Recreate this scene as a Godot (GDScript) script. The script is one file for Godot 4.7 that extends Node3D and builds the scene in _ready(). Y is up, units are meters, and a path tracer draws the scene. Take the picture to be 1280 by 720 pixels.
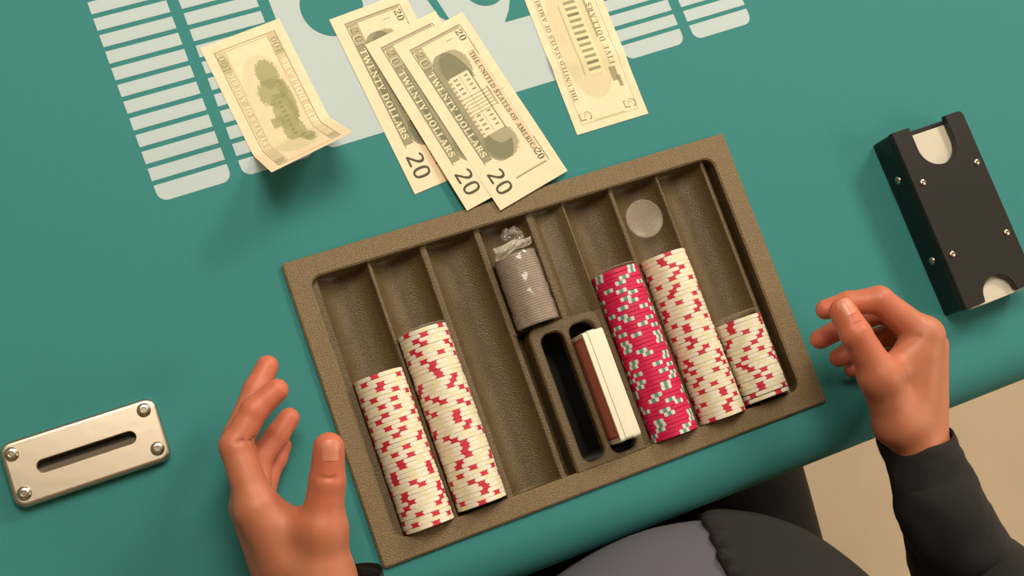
extends Node3D
# A dealer's chip tray set in a teal card table, seen from above. Shapes are built in millimetres; MM turns them to metres.
const MM := 0.001
const TOP := 760.0                      # height of the cloth above the floor
const TURN := 0.3536                    # the tray, the layout and the dealer are turned by this much
const TRAY := Vector2(43.8, -214.4)     # far left corner of the tray on the table (x, z)
var M := {}
var taken := {}
var rng := RandomNumberGenerator.new()


# ---------------------------------------------------------------- names and nodes
func numbered(called: String) -> String:
	var k: int = taken.get(called, 0)
	taken[called] = k + 1
	return called if k == 0 else "%s_%03d" % [called, k]


func tag(o: Node3D, label: String, category: String, group := "", kind := "") -> Node3D:
	if label != "": o.set_meta("label", label)
	if category != "": o.set_meta("category", category)
	if group != "": o.set_meta("group", group)
	if kind != "": o.set_meta("kind", kind)
	return o


func at_tray(u: float, y: float, v: float) -> Vector3:
	return Vector3(TRAY.x + cos(TURN) * -0.0 + u * cos(TURN) + v * sin(TURN), TOP + y, TRAY.y - u * sin(TURN) + v * cos(TURN)) * MM


func thing(called: String, pos: Vector3, turn: float) -> Node3D:
	var o := Node3D.new()
	o.name = numbered(called)
	o.position = pos
	o.rotation.y = turn
	add_child(o)
	return o


# ---------------------------------------------------------------- mesh builder
class MB:
	var v := PackedVector3Array()
	var n := PackedVector3Array()
	var t := PackedVector2Array()
	var c := PackedColorArray()
	var i := PackedInt32Array()
	var col := Color.WHITE

	func vert(p: Vector3, nn: Vector3, uv := Vector2.ZERO) -> int:
		v.append(p * 0.001)
		n.append(nn)
		t.append(uv)
		c.append(col)
		return v.size() - 1

	func face(a: int, b: int, d: int) -> void:   # clockwise seen from the side the normals point to
		var g := (v[b] - v[a]).cross(v[d] - v[a])
		i.append(a)
		if g.dot(n[a] + n[b] + n[d]) > 0.0:
			i.append(d); i.append(b)
		else:
			i.append(b); i.append(d)

	func quad(a: Vector3, b: Vector3, d: Vector3, e: Vector3, out: Vector3) -> void:
		var nn := (b - a).cross(d - a).normalized()
		if nn.dot(out) < 0.0: nn = -nn
		var k := vert(a, nn)
		vert(b, nn); vert(d, nn); vert(e, nn)
		face(k, k + 1, k + 2)
		face(k, k + 2, k + 3)

	func box(mn: Vector3, mx: Vector3) -> void:
		var p := func(x, y, z): return Vector3(mx.x if x else mn.x, mx.y if y else mn.y, mx.z if z else mn.z)
		quad(p.call(0, 0, 0), p.call(0, 1, 0), p.call(0, 1, 1), p.call(0, 0, 1), Vector3.LEFT)
		quad(p.call(1, 0, 0), p.call(1, 1, 0), p.call(1, 1, 1), p.call(1, 0, 1), Vector3.RIGHT)
		quad(p.call(0, 0, 0), p.call(1, 0, 0), p.call(1, 0, 1), p.call(0, 0, 1), Vector3.DOWN)
		quad(p.call(0, 1, 0), p.call(1, 1, 0), p.call(1, 1, 1), p.call(0, 1, 1), Vector3.UP)
		quad(p.call(0, 0, 0), p.call(1, 0, 0), p.call(1, 1, 0), p.call(0, 1, 0), Vector3.FORWARD)
		quad(p.call(0, 0, 1), p.call(1, 0, 1), p.call(1, 1, 1), p.call(0, 1, 1), Vector3.BACK)

	# outward normals of a closed outline in the x, z plane: [at the start of each edge, at its end]
	func edge_normals(P: PackedVector2Array, sign: float) -> Array:
		var m := P.size()
		var en: Array[Vector2] = []
		for k in m:
			var d := (P[(k + 1) % m] - P[k]).normalized()
			en.append(Vector2(d.y, -d.x) * sign)
		var res := []
		for k in m:
			var a: Vector2 = en[k]
			var b: Vector2 = en[k]
			var before: Vector2 = en[(k + m - 1) % m]
			var after: Vector2 = en[(k + 1) % m]
			if before.dot(a) > 0.8: a = (a + before).normalized()
			if after.dot(b) > 0.8: b = (b + after).normalized()
			res.append([a, b])
		return res

	static func area(P: PackedVector2Array) -> float:
		var s := 0.0
		for k in P.size():
			s += P[k].cross(P[(k + 1) % P.size()])
		return s * 0.5

	static func inset(P: PackedVector2Array, by: float) -> PackedVector2Array:
		var m := P.size()
		var sg := 1.0 if area(P) > 0 else -1.0
		var out := PackedVector2Array()
		for k in m:
			var d0 := (P[k] - P[(k + m - 1) % m]).normalized()
			var d1 := (P[(k + 1) % m] - P[k]).normalized()
			var n0 := Vector2(d0.y, -d0.x) * sg
			var n1 := Vector2(d1.y, -d1.x) * sg
			var nn := (n0 + n1).normalized()
			out.append(P[k] - nn * by / maxf(0.4, nn.dot(n0)))
		return out

	func band(A: PackedVector2Array, ya: float, B: PackedVector2Array, yb: float, tilt: float, sign := 1.0) -> void:
		# a strip between two outlines with the same number of points; tilt is how much its normal looks up
		var s := (1.0 if area(A) > 0 else -1.0) * sign
		var E := edge_normals(A, s)
		var m := A.size()
		for k in m:
			var j := (k + 1) % m
			var h := cos(tilt)
			var na := Vector3(E[k][0].x * h, sin(tilt), E[k][0].y * h)
			var nb := Vector3(E[k][1].x * h, sin(tilt), E[k][1].y * h)
			var q := vert(Vector3(A[k].x, ya, A[k].y), na)
			vert(Vector3(A[j].x, ya, A[j].y), nb)
			vert(Vector3(B[j].x, yb, B[j].y), nb)
			vert(Vector3(B[k].x, yb, B[k].y), na)
			face(q, q + 1, q + 2)
			face(q, q + 2, q + 3)

	func cap(P: PackedVector2Array, holes: Array, y: float, up: float) -> void:
		var Q := PackedVector2Array(P)
		if area(Q) < 0: Q.reverse()
		for H0 in holes:
			var H := PackedVector2Array(H0)
			if area(H) > 0: H.reverse()
			var bi := 0
			var bj := 0
			var best := 1e18
			for a in Q.size():
				for b in H.size():
					var d := Q[a].distance_squared_to(H[b])
					if d < best:
						best = d; bi = a; bj = b
			var R := PackedVector2Array()
			for a in bi + 1: R.append(Q[a])
			for b in H.size() + 1: R.append(H[(bj + b) % H.size()])
			for a in range(bi, Q.size()): R.append(Q[a])
			Q = R
		var tr := Geometry2D.triangulate_polygon(Q)
		if tr.is_empty(): push_warning("an outline could not be filled")
		var k0 := v.size()
		for q in Q: vert(Vector3(q.x, y, q.y), Vector3(0, up, 0), q * 0.01)
		for k in range(0, tr.size(), 3): face(k0 + tr[k], k0 + tr[k + 1], k0 + tr[k + 2])

	func slab(P: PackedVector2Array, y0: float, y1: float, bevel := 0.0, holes: Array = [], bottom := true) -> void:
		var top := inset(P, bevel) if bevel > 0 else P
		band(P, y0, P, y1 - bevel, 0.0)
		if bevel > 0: band(P, y1 - bevel, top, y1, 0.8)
		var th := []
		for H in holes:
			var Ho := inset(H, -bevel) if bevel > 0 else PackedVector2Array(H)
			th.append(Ho)
			band(H, y0, H, y1 - bevel, 0.0, -1.0)
			if bevel > 0: band(H, y1 - bevel, Ho, y1, 0.8, -1.0)
		cap(top, th, y1, 1.0)
		if bottom: cap(P, holes, y0, -1.0)

	# a turned shape; prof is (radius, height) along the axis, axis 1 = y, 2 = z. Corners of more than 45 degrees stay sharp.
	func lathe(prof: Array, seg: int, axis := 1, at := Vector3.ZERO) -> void:
		for k in prof.size() - 1:
			var a: Vector2 = prof[k]
			var b: Vector2 = prof[k + 1]
			var nn := Vector2(b.y - a.y, -(b.x - a.x)).normalized()
			var na := nn
			var nb := nn
			if k > 0:
				var p: Vector2 = prof[k - 1]
				var o := Vector2(a.y - p.y, -(a.x - p.x)).normalized()
				if o.dot(nn) > 0.72: na = (o + nn).normalized()
			if k < prof.size() - 2:
				var q: Vector2 = prof[k + 2]
				var o := Vector2(q.y - b.y, -(q.x - b.x)).normalized()
				if o.dot(nn) > 0.72: nb = (o + nn).normalized()
			var k0 := v.size()
			for s in seg + 1:
				var w := TAU * s / seg
				var e := Vector2(cos(w), sin(w))
				for z in 2:
					var p: Vector2 = b if z else a
					var m: Vector2 = nb if z else na
					if axis == 1: vert(at + Vector3(e.x * p.x, p.y, e.y * p.x), Vector3(e.x * m.x, m.y, e.y * m.x), Vector2(s / float(seg), z))
					else: vert(at + Vector3(e.x * p.x, e.y * p.x, p.y), Vector3(e.x * m.x, e.y * m.x, m.y), Vector2(s / float(seg), z))
			for s in seg:
				var q := k0 + s * 2
				if a.x > 1e-4: face(q, q + 2, q + 1)
				if b.x > 1e-4: face(q + 1, q + 2, q + 3)

	func rewind() -> void:   # turns every triangle so that it faces the way its normals point
		for q in range(0, i.size(), 3):
			var g := (v[i[q + 1]] - v[i[q]]).cross(v[i[q + 2]] - v[i[q]])
			if g.dot(n[i[q]] + n[i[q + 1]] + n[i[q + 2]]) > 0.0:
				var h := i[q + 1]
				i[q + 1] = i[q + 2]
				i[q + 2] = h

	func mesh() -> ArrayMesh:
		var arr := []
		arr.resize(Mesh.ARRAY_MAX)
		arr[Mesh.ARRAY_VERTEX] = v
		arr[Mesh.ARRAY_NORMAL] = n
		arr[Mesh.ARRAY_TEX_UV] = t
		arr[Mesh.ARRAY_COLOR] = c
		arr[Mesh.ARRAY_INDEX] = i
		var m := ArrayMesh.new()
		m.add_surface_from_arrays(Mesh.PRIMITIVE_TRIANGLES, arr)
		return m


func put(called: String, m, mat: Material, parent: Node3D, pos := Vector3.ZERO) -> MeshInstance3D:
	var o := MeshInstance3D.new()
	o.name = called
	o.mesh = m.mesh() if m is MB else m
	o.material_override = null
	o.mesh.surface_set_material(0, mat)
	o.position = pos * MM
	parent.add_child(o, true)
	return o


func rrect(x0: float, x1: float, z0: float, z1: float, r, seg := 6) -> PackedVector2Array:
	var rr: Array = r if r is Array else [r, r, r, r]      # far left, far right, near right, near left
	var P := PackedVector2Array()
	var cs := [Vector2(x0 + rr[0], z0 + rr[0]), Vector2(x1 - rr[1], z0 + rr[1]), Vector2(x1 - rr[2], z1 - rr[2]), Vector2(x0 + rr[3], z1 - rr[3])]
	for k in 4:
		if rr[k] <= 0.0:
			P.append(cs[k])
			continue
		for s in seg + 1:
			var w := PI + k * PI / 2 + s * PI / 2 / seg
			P.append(cs[k] + Vector2(cos(w), sin(w)) * rr[k])
	return P


func ellipse(c: Vector2, r: Vector2, seg: int) -> PackedVector2Array:
	var P := PackedVector2Array()
	for s in seg: P.append(c + Vector2(cos(TAU * s / seg) * r.x, sin(TAU * s / seg) * r.y))
	return P


# ---------------------------------------------------------------- materials
func mat(color: Color, rough: float, metal := 0.0) -> StandardMaterial3D:
	var m := StandardMaterial3D.new()
	m.albedo_color = color
	m.roughness = rough
	m.metallic = metal
	return m


func noise(freq: float, size: int, ramp: Array = [], bump := 0.0, octaves := 3, sd := 1) -> NoiseTexture2D:
	var f := FastNoiseLite.new()
	f.seed = sd
	f.noise_type = FastNoiseLite.TYPE_SIMPLEX_SMOOTH
	f.frequency = freq
	f.fractal_octaves = octaves
	var t := NoiseTexture2D.new()
	t.width = size
	t.height = size
	t.seamless = true
	t.noise = f
	if bump > 0.0:
		t.as_normal_map = true
		t.bump_strength = bump
	elif ramp.size():
		var g := Gradient.new()
		g.offsets = PackedFloat32Array(ramp[0])
		g.colors = PackedColorArray(ramp[1])
		t.color_ramp = g
	return t


func tri(m: StandardMaterial3D, scale: float, albedo: Texture2D, normal: Texture2D = null, strength := 1.0) -> StandardMaterial3D:
	m.uv1_triplanar = true
	m.uv1_scale = Vector3.ONE * scale
	if albedo: m.albedo_texture = albedo
	if normal:
		m.normal_enabled = true
		m.normal_texture = normal
		m.normal_scale = strength
	return m


func materials() -> void:
	M.cloth = tri(mat(Color(0.195, 0.51, 0.505), 0.85), 14.0, noise(0.08, 512, [[0.0, 1.0], [Color(0.93, 0.93, 0.93), Color(1, 1, 1)]]), noise(0.25, 512, [], 2.0, 2), 0.25)
	M.print = mat(Color(0.71, 0.77, 0.775), 0.8)
	M.tray = tri(mat(Color(0.79, 0.77, 0.70), 0.45), 22.0, noise(0.13, 512, [[0.0, 0.42, 0.6, 0.72, 0.82], [Color(0.29, 0.235, 0.16), Color(0.42, 0.345, 0.24), Color(0.48, 0.405, 0.29), Color(0.64, 0.56, 0.42), Color(0.82, 0.74, 0.58)]], 0.0, 2, 5), noise(0.055, 512, [], 8.0, 3, 9), 0.8)
	M.rim = M.tray.duplicate()
	M.rim.albedo_color = Color(0.98, 0.97, 0.93)
	M.rim.roughness = 0.6
	M.slot = mat(Color(0.05, 0.045, 0.038), 0.3)  # same plastic as the tray; shade of the deep card slots painted in
	M.cream = mat(Color(0.91, 0.88, 0.80), 0.55)
	M.red = mat(Color(0.77, 0.14, 0.23), 0.55)
	M.yellow = mat(Color(0.88, 0.85, 0.70), 0.55)
	M.magenta = mat(Color(0.80, 0.06, 0.30), 0.5)
	M.white_spot = mat(Color(0.84, 0.84, 0.80), 0.55)
	M.green_spot = mat(Color(0.38, 0.55, 0.50), 0.55)
	M.clear = mat(Color(0.80, 0.74, 0.66, 0.2), 0.3)
	M.clear.transparency = BaseMaterial3D.TRANSPARENCY_ALPHA
	M.film = mat(Color(0.9, 0.87, 0.82, 0.16), 0.12)
	M.film.transparency = BaseMaterial3D.TRANSPARENCY_ALPHA
	M.roll = mat(Color(0.56, 0.47, 0.41), 0.4)
	M.card_edge = mat(Color(0.92, 0.89, 0.80), 0.6)
	M.steel = tri(mat(Color(0.76, 0.71, 0.64), 0.36, 1.0), 3.0, null, noise(0.05, 512, [], 1.2, 3, 4), 0.05)
	M.screw = mat(Color(0.78, 0.76, 0.70), 0.22, 1.0)
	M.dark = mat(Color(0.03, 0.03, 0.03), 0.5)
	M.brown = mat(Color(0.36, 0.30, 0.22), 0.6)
	M.black = tri(mat(Color(0.085, 0.082, 0.074), 0.38), 20.0, null, noise(0.2, 256, [], 2.0, 2, 3), 0.08)
	M.black_gloss = mat(Color(0.05, 0.05, 0.047), 0.22)
	M.blank = mat(Color(0.80, 0.77, 0.70), 0.45)
	M.skin = mat(Color(1, 1, 1), 0.5)
	M.skin.vertex_color_use_as_albedo = true
	M.skin.subsurf_scatter_enabled = true
	M.skin.subsurf_scatter_strength = 0.12
	M.nail = mat(Color(0.83, 0.53, 0.43), 0.35)
	var weave := noise(0.3, 256, [], 3.0, 2, 8)
	M.jacket = tri(mat(Color(0.112, 0.093, 0.08), 0.9), 40.0, null, weave, 0.4)
	M.shirt = tri(mat(Color(0.37, 0.355, 0.39), 0.85), 40.0, null, weave, 0.3)
	M.trousers = tri(mat(Color(0.14, 0.112, 0.095), 0.9), 40.0, null, weave, 0.4)
	M.hair = mat(Color(0.10, 0.07, 0.05), 0.6)
	M.shoe = mat(Color(0.04, 0.035, 0.03), 0.35)
	M.floor = tri(mat(Color(0.80, 0.715, 0.595), 0.6), 0.7, noise(0.01, 512, [[0.0, 1.0], [Color(0.94, 0.93, 0.92), Color(1, 1, 1)]], 0.0, 4, 2))
	M.wall = mat(Color(0.84, 0.82, 0.78), 0.9)
	M.wood = mat(Color(0.20, 0.12, 0.07), 0.5)
	M.chrome = mat(Color(0.75, 0.75, 0.75), 0.2, 1.0)


# ---------------------------------------------------------------- camera, light, room
func camera_and_light() -> void:
	var cam := Camera3D.new()
	cam.name = "camera"
	cam.fov = 26.153
	cam.near = 0.05
	cam.far = 40.0
	cam.transform = Transform3D(Basis(Vector3(0.9721, 0.2346, 0.0), Vector3(-0.0496, 0.2056, -0.9774), Vector3(-0.2293, 0.9501, 0.2115)).orthonormalized(), Vector3(0, TOP + 924.2, 0) * MM)
	add_child(cam)
	cam.current = true
	var env := Environment.new()
	env.background_mode = Environment.BG_COLOR
	env.background_color = Color(0.05, 0.045, 0.04)
	env.tonemap_mode = Environment.TONE_MAPPER_LINEAR
	env.tonemap_exposure = 1.0
	env.sdfgi_enabled = true
	env.ssao_enabled = true
	env.ssil_enabled = true
	var we := WorldEnvironment.new()
	we.name = "environment"
	we.environment = env
	add_child(we)
	# ceiling panels: place, size, energy
	ceiling_lamp(Vector3(-0.1, 2.68, -1.1), Vector2(1.0, 1.0), 3.2, "square ceiling light panel nearest the table")
	ceiling_lamp(Vector3(1.95, 2.68, -2.7), Vector2(1.0, 1.0), 10.2, "square ceiling light panel on the far side beyond the table")
	ceiling_lamp(Vector3(3.3, 2.68, 0.1), Vector2(1.2, 0.9), 3.5, "unseen light panel added to brighten the floor right of the table")  # unseen lamp, added to brighten the floor


func ceiling_lamp(p: Vector3, size: Vector2, energy: float, label: String) -> void:
	var o := thing("ceiling_lamp", p, 0.0)
	tag(o, label, "ceiling lamp", "")
	var fr := MB.new()
	var hx := size.x * 500.0
	var hz := size.y * 500.0
	fr.slab(rrect(-hx - 25, hx + 25, -hz - 25, hz + 25, 4.0, 2), 0, 20, 0.0)
	put("frame", fr, M.wall, o)
	var g := mat(Color(0.9, 0.85, 0.75), 0.5)
	g.emission_enabled = true
	g.emission = Color(1.0, 0.95, 0.85)
	g.emission_energy_multiplier = 2.0
	var df := MB.new()
	df.slab(rrect(-hx, hx, -hz, hz, 4.0, 2), -6, 0, 0.0)
	put("diffuser", df, g, o)
	var l := AreaLight3D.new()
	l.name = "lamp_light"
	l.area_size = size
	l.light_color = Color(1.0, 0.965, 0.905)
	l.light_energy = energy
	l.shadow_enabled = true
	l.area_range = 14.0
	l.area_attenuation = 2.0
	l.rotation.x = -PI / 2
	l.position = Vector3(0, -0.012, 0)
	o.add_child(l)


func room() -> void:
	var x0 := -3500.0
	var x1 := 4500.0
	var z0 := -4500.0
	var z1 := 4000.0
	for s in [["floor", Vector3(x0, -100, z0), Vector3(x1, 0, z1), M.floor], ["ceiling", Vector3(x0, 2700, z0), Vector3(x1, 2800, z1), M.wall], ["wall_left", Vector3(x0 - 100, -100, z0 - 100), Vector3(x0, 2800, z1 + 100), M.wall], ["wall_right", Vector3(x1, -100, z0 - 100), Vector3(x1 + 100, 2800, z1 + 100), M.wall], ["wall_far", Vector3(x0, -100, z0 - 100), Vector3(x1, 2800, z0), M.wall], ["wall_near", Vector3(x0, -100, z1), Vector3(x1, 2800, z1 + 100), M.wall]]:
		var b := MB.new()
		b.box(s[1], s[2])
		var o := put(s[0], b, s[3], self)
		var words := {"floor": "smooth beige floor under the card table", "ceiling": "plain pale ceiling of the room", "wall_left": "plain pale wall on the left side of the room", "wall_right": "plain pale wall on the right side of the room", "wall_far": "plain pale wall on the far side of the table", "wall_near": "plain pale wall behind the dealer"}
		tag(o, words[s[0]], s[0].split("_")[0], "", "structure")


# ---------------------------------------------------------------- the table and the print on its cloth
func table() -> void:
	var t := thing("card_table", at_tray(0, -TOP, 0), TURN)
	tag(t, "card table covered in teal cloth with pale printed boxes", "table")
	var top := TOP
	var b := MB.new()
	var u0 := -560.0
	var u1 := 980.0
	var v0 := -640.0
	var v1 := 249.0
	b.cap(PackedVector2Array([Vector2(u0, v0), Vector2(u1, v0), Vector2(u1, v1), Vector2(u0, v1)]), [PackedVector2Array([Vector2(9, 9), Vector2(376, 9), Vector2(376, 230), Vector2(9, 230)])], top, 1.0)
	# the rounded padded edge on the dealer's side, as a swept profile
	var prof: Array[Vector2] = []
	for k in 13:
		var w := PI * k / 12.0
		prof.append(Vector2(v1 + sin(w) * 34.0, top - 26.0 + cos(w) * 26.0))
	for k in 12:
		var a := prof[k]
		var d := prof[k + 1]
		var na := Vector3(0, cos(PI * k / 12.0) / 26.0, sin(PI * k / 12.0) / 34.0).normalized()
		var nd := Vector3(0, cos(PI * (k + 1) / 12.0) / 26.0, sin(PI * (k + 1) / 12.0) / 34.0).normalized()
		var q := b.vert(Vector3(u0, a.y, a.x), na)
		b.vert(Vector3(u1, a.y, a.x), na)
		b.vert(Vector3(u1, d.y, d.x), nd)
		b.vert(Vector3(u0, d.y, d.x), nd)
		b.face(q, q + 1, q + 2)
		b.face(q, q + 2, q + 3)
	b.quad(Vector3(u0, top, v0), Vector3(u0, top, v1), Vector3(u0, top - 52, v1), Vector3(u0, top - 52, v0), Vector3.LEFT)
	b.quad(Vector3(u1, top, v0), Vector3(u1, top, v1), Vector3(u1, top - 52, v1), Vector3(u1, top - 52, v0), Vector3.RIGHT)
	b.quad(Vector3(u0, top, v0), Vector3(u1, top, v0), Vector3(u1, top - 52, v0), Vector3(u0, top - 52, v0), Vector3.FORWARD)
	put("cloth_top", b, M.cloth, t)
	var w := MB.new()
	w.slab(PackedVector2Array([Vector2(u0, v0), Vector2(u1, v0), Vector2(u1, v1), Vector2(u0, v1)]), top - 52, top - 51.5, 0.0)
	w.box(Vector3(4, top - 64, 4), Vector3(381, top - 52, 235))
	put("underside", w, M.wood, t)
	for x in [-300.0, 720.0]:
		var l := MB.new()
		l.slab(rrect(x - 45, x + 45, -330, -240, 8.0, 3), 40, top - 52, 0.0)
		l.slab(rrect(x - 55, x + 55, -560, -20, 20.0, 4), 0, 40, 4.0)
		put("pedestal", l, M.wood, t)
	# the print: its own small turn against the tray
	var turn := deg_to_rad(1.666)
	var lay := func(P: PackedVector2Array) -> PackedVector2Array:
		var R := PackedVector2Array()
		for p in P: R.append(Vector2(-70.4, -71.4) + Vector2(p.x * cos(turn) + p.y * sin(turn), -p.x * sin(turn) + p.y * cos(turn)))
		return R
	var shape := func(P: PackedVector2Array, called: String, y0: float, y1: float, m: Material) -> void:
		var k := MB.new()
		k.slab(lay.call(P), top + y0, top + y1, 0.0, [], false)
		put(called, k, m, t)
	for cx in [[0.5, 56.6], [65.6, 122.6], [398.0, 454.5], [464.0, 521.7]]:
		shape.call(rrect(cx[0], cx[1], -13.4, 0.0, [0.0, 0.0, 7.5, 7.5], 6), "printed_box", 0.0, 0.15, M.print)
		for k in 18:
			var z := -17.1 - k * 13.8
			shape.call(rrect(cx[0], cx[1], z - 10.0, z, 0.0), "printed_box", 0.0, 0.15, M.print)
	shape.call(rrect(131.5, 388.5, -265.0, -1.6, [0.0, 0.0, 9.0, 9.0], 6), "printed_field", 0.0, 0.15, M.print)
	shape.call(ellipse(Vector2(177.3, -112.5), Vector2(25.2, 25.6), 40), "printed_disc", 0.15, 0.25, M.cloth)
	shape.call(PackedVector2Array([Vector2(243, -128), Vector2(252, -126), Vector2(261.3, -94.5), Vector2(266, -72), Vector2(258, -80), Vector2(253.6, -96.6)]), "printed_stem", 0.15, 0.25, M.cloth)
	shape.call(ellipse(Vector2(303.5, -98.0), Vector2(19.0, 20.2), 36), "printed_disc", 0.15, 0.25, M.cloth)
	shape.call(PackedVector2Array([Vector2(323, -90), Vector2(320.3, -78), Vector2(316.4, -70.3), Vector2(311.8, -64.3), Vector2(308.9, -60.7), Vector2(319.2, -60.6), Vector2(345, -60.4), Vector2(345, -90)]), "printed_leaf", 0.15, 0.25, M.cloth)


# ---------------------------------------------------------------- the tray
const WELLS := [[22.0, 63.2], [63.2, 108.5], [108.5, 154.0], [154.0, 199.0], [228.6, 272.4], [272.4, 316.2], [316.2, 356.9]]

func tray() -> void:
	var t := thing("chip_tray", at_tray(0, 0, 0), TURN)
	tag(t, "brown speckled moulded chip tray sunk into the teal table", "chip tray")
	var outer := rrect(0, 384.4, 0, 238.5, 3.0, 4)
	var out2 := MB.inset(outer, 1.4)
	var inner := rrect(16.5, 366.0, 17.0, 222.0, 8.0, 4)
	var inn2 := MB.inset(inner, -1.4)
	var b := MB.new()
	b.band(outer, 1.1, outer, 2.6, 0.0)
	b.cap(outer, [inner], 1.1, -1.0)
	b.band(outer, 2.6, out2, 4.0, 0.8)
	b.cap(out2, [inn2], 4.0, 1.0)
	b.band(inner, 2.6, inn2, 4.0, 0.8, -1.0)
	put("rim", b, M.rim, t)
	var wl := MB.new()
	wl.band(inner, -24.0, inner, 2.6, 0.0, -1.0)
	put("inner_wall", wl, M.tray, t)
	var va := 17.0
	var vb := 222.0
	for w in WELLS:
		var c: float = (w[0] + w[1]) * 0.5
		var half: float = (w[1] - w[0]) * 0.5
		var r := 20.2
		var P: Array[Vector2] = [Vector2(-half, -2.3), Vector2(-half + maxf(half - 19.98 - 0.7, 0.05), -2.5)]
		for k in 23:
			var a := PI + 0.15 + (PI - 0.30) * k / 22.0
			P.append(Vector2(cos(a) * r, sin(a) * r))
		P.append(Vector2(half - maxf(half - 19.98 - 0.7, 0.05), -2.5)); P.append(Vector2(half, -2.3))
		if w == WELLS[0]: P.insert(0, Vector2(-half - 6.0, -2.8))
		if w == WELLS[6]:
			for q in [Vector2(half + 3.4, -2.8), Vector2(half + 4.2, -5.0), Vector2(half + 4.8, -19.5), Vector2(half + 9.7, -20.0)]: P.append(q)
		if w == WELLS[3]:
			for q in [Vector2(half + 3, -2.4), Vector2(half + 7, -8.0), Vector2(half + 10, -10.5), Vector2(half + 21, -10.5), Vector2(half + 25, -7.0), Vector2(half + 29.6, -2.3)]: P.append(q)
		put("chip_well", sweep(P, c, va, 107.0 if w == WELLS[3] else vb), M.tray, t)
	var side: Array[Vector2] = [Vector2(-5, -2.3), Vector2(-3.2, -2.6), Vector2(-2.6, -4.0), Vector2(-1.2, -14.0), Vector2(1.0, -19.5), Vector2(5.0, -20.0)]
	put("side_channel", sweep(side, 159.0, 106.0, vb), M.tray, t)
	var seam: Array[Vector2] = [Vector2(-5, -3.0), Vector2(-1, -3.0), Vector2(1.6, -2.6), Vector2(3.6, -2.3)]
	put("side_channel", sweep(seam, 225.0, 106.0, vb), M.tray, t)
	# the raised holder with two card slots
	var h := MB.new()
	var ho := rrect(163.0, 224.0, 106.0, 223.5, [9.0, 9.0, 0.5, 0.5], 6)
	var s1 := rrect(171.0, 190.6, 113.5, 218.0, 7.5, 6)
	var s2 := rrect(195.6, 217.6, 112.5, 219.2, 7.5, 6)
	h.band(ho, -24.0, ho, 2.6, 0.0)
	h.band(ho, 2.6, MB.inset(ho, 1.4), 4.05, 0.8)
	for s in [s1, s2]:
		h.band(s, -5.0, s, 2.8, 0.0, -1.0)
		h.band(s, 2.8, MB.inset(s, -1.2), 4.05, 0.8, -1.0)
	h.cap(rrect(164.4, 193.1, 107.4, 222.1, [7.6, 0.0, 0.0, 0.5], 6), [MB.inset(s1, -1.2)], 4.05, 1.0)
	h.cap(rrect(193.1, 222.6, 107.4, 222.1, [0.0, 7.6, 0.5, 0.0], 6), [MB.inset(s2, -1.2)], 4.05, 1.0)
	put("card_holder", h, M.tray, t)
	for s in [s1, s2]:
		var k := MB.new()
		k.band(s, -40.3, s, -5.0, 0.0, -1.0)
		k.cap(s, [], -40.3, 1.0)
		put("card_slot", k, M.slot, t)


func sweep(P: Array[Vector2], c: float, va: float, vb: float) -> MB:   # a trough: a profile drawn from far to near, its ends turned up a little
	var b := MB.new()
	var N: Array[Vector2] = []
	for k in P.size():
		var d := (P[mini(k + 1, P.size() - 1)] - P[maxi(k - 1, 0)]).normalized()
		N.append(Vector2(-d.y, d.x))
	var st := [[va, 2.2], [va + 0.7, 1.0], [va + 2.2, 0.0], [vb - 2.2, 0.0], [vb - 0.7, 1.0], [vb, 2.2]]
	for s in st.size():
		for k in P.size():
			var lean := (1.0 if s < 2 else -1.0 if s > 3 else 0.0) * (0.8 if s == 0 or s == 5 else 0.5)
			b.vert(Vector3(c + P[k].x, P[k].y + st[s][1], st[s][0]), Vector3(N[k].x, N[k].y, lean).normalized(), Vector2(k, s))
	for s in st.size() - 1:
		for k in P.size() - 1:
			var q := s * P.size() + k
			b.face(q, q + 1, q + P.size())
			b.face(q + 1, q + P.size() + 1, q + P.size())
	return b


# ---------------------------------------------------------------- chips
func ordinal(n: int) -> String:
	var low := ["", "first", "second", "third", "fourth", "fifth", "sixth", "seventh", "eighth", "ninth", "tenth", "eleventh", "twelfth", "thirteenth", "fourteenth", "fifteenth", "sixteenth", "seventeenth", "eighteenth", "nineteenth"]
	if n < 20: return low[n]
	var tens: String = ["", "", "twent", "thirt", "fort", "fift"][n / 10]
	return tens + "ieth" if n % 10 == 0 else tens + "y-" + low[n % 10]


func spot_mesh(a0: float, a1: float, R: float, hz: float, lift: float, waist := 1.0) -> MB:   # a coloured inlay that wraps over the edge of a chip
	var b := MB.new()
	var prof := [Vector2(R - 6.0, -hz - lift), Vector2(R - 0.3, -hz - lift), Vector2(R + lift, -hz + 0.3), Vector2(R + lift, 0.0), Vector2(R + lift, hz - 0.3), Vector2(R - 0.3, hz + lift), Vector2(R - 6.0, hz + lift)]
	var nr := [Vector2(0, -1), Vector2(0.5, -0.86), Vector2(1, 0), Vector2(1, 0), Vector2(1, 0), Vector2(0.5, 0.86), Vector2(0, 1)]
	var seg := 4
	for s in seg + 1:
		for k in 7:
			var w := lerpf(a0, a1, 0.5 + (s / float(seg) - 0.5) * (waist if k == 3 else 1.0))
			b.vert(Vector3(cos(w) * prof[k].x, sin(w) * prof[k].x, prof[k].y), Vector3(cos(w) * nr[k].x, sin(w) * nr[k].x, nr[k].y))
	for s in seg:
		for k in 6:
			var q := s * 7 + k
			b.face(q, q + 1, q + 7)
			b.face(q + 1, q + 8, q + 7)
	return b


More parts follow.
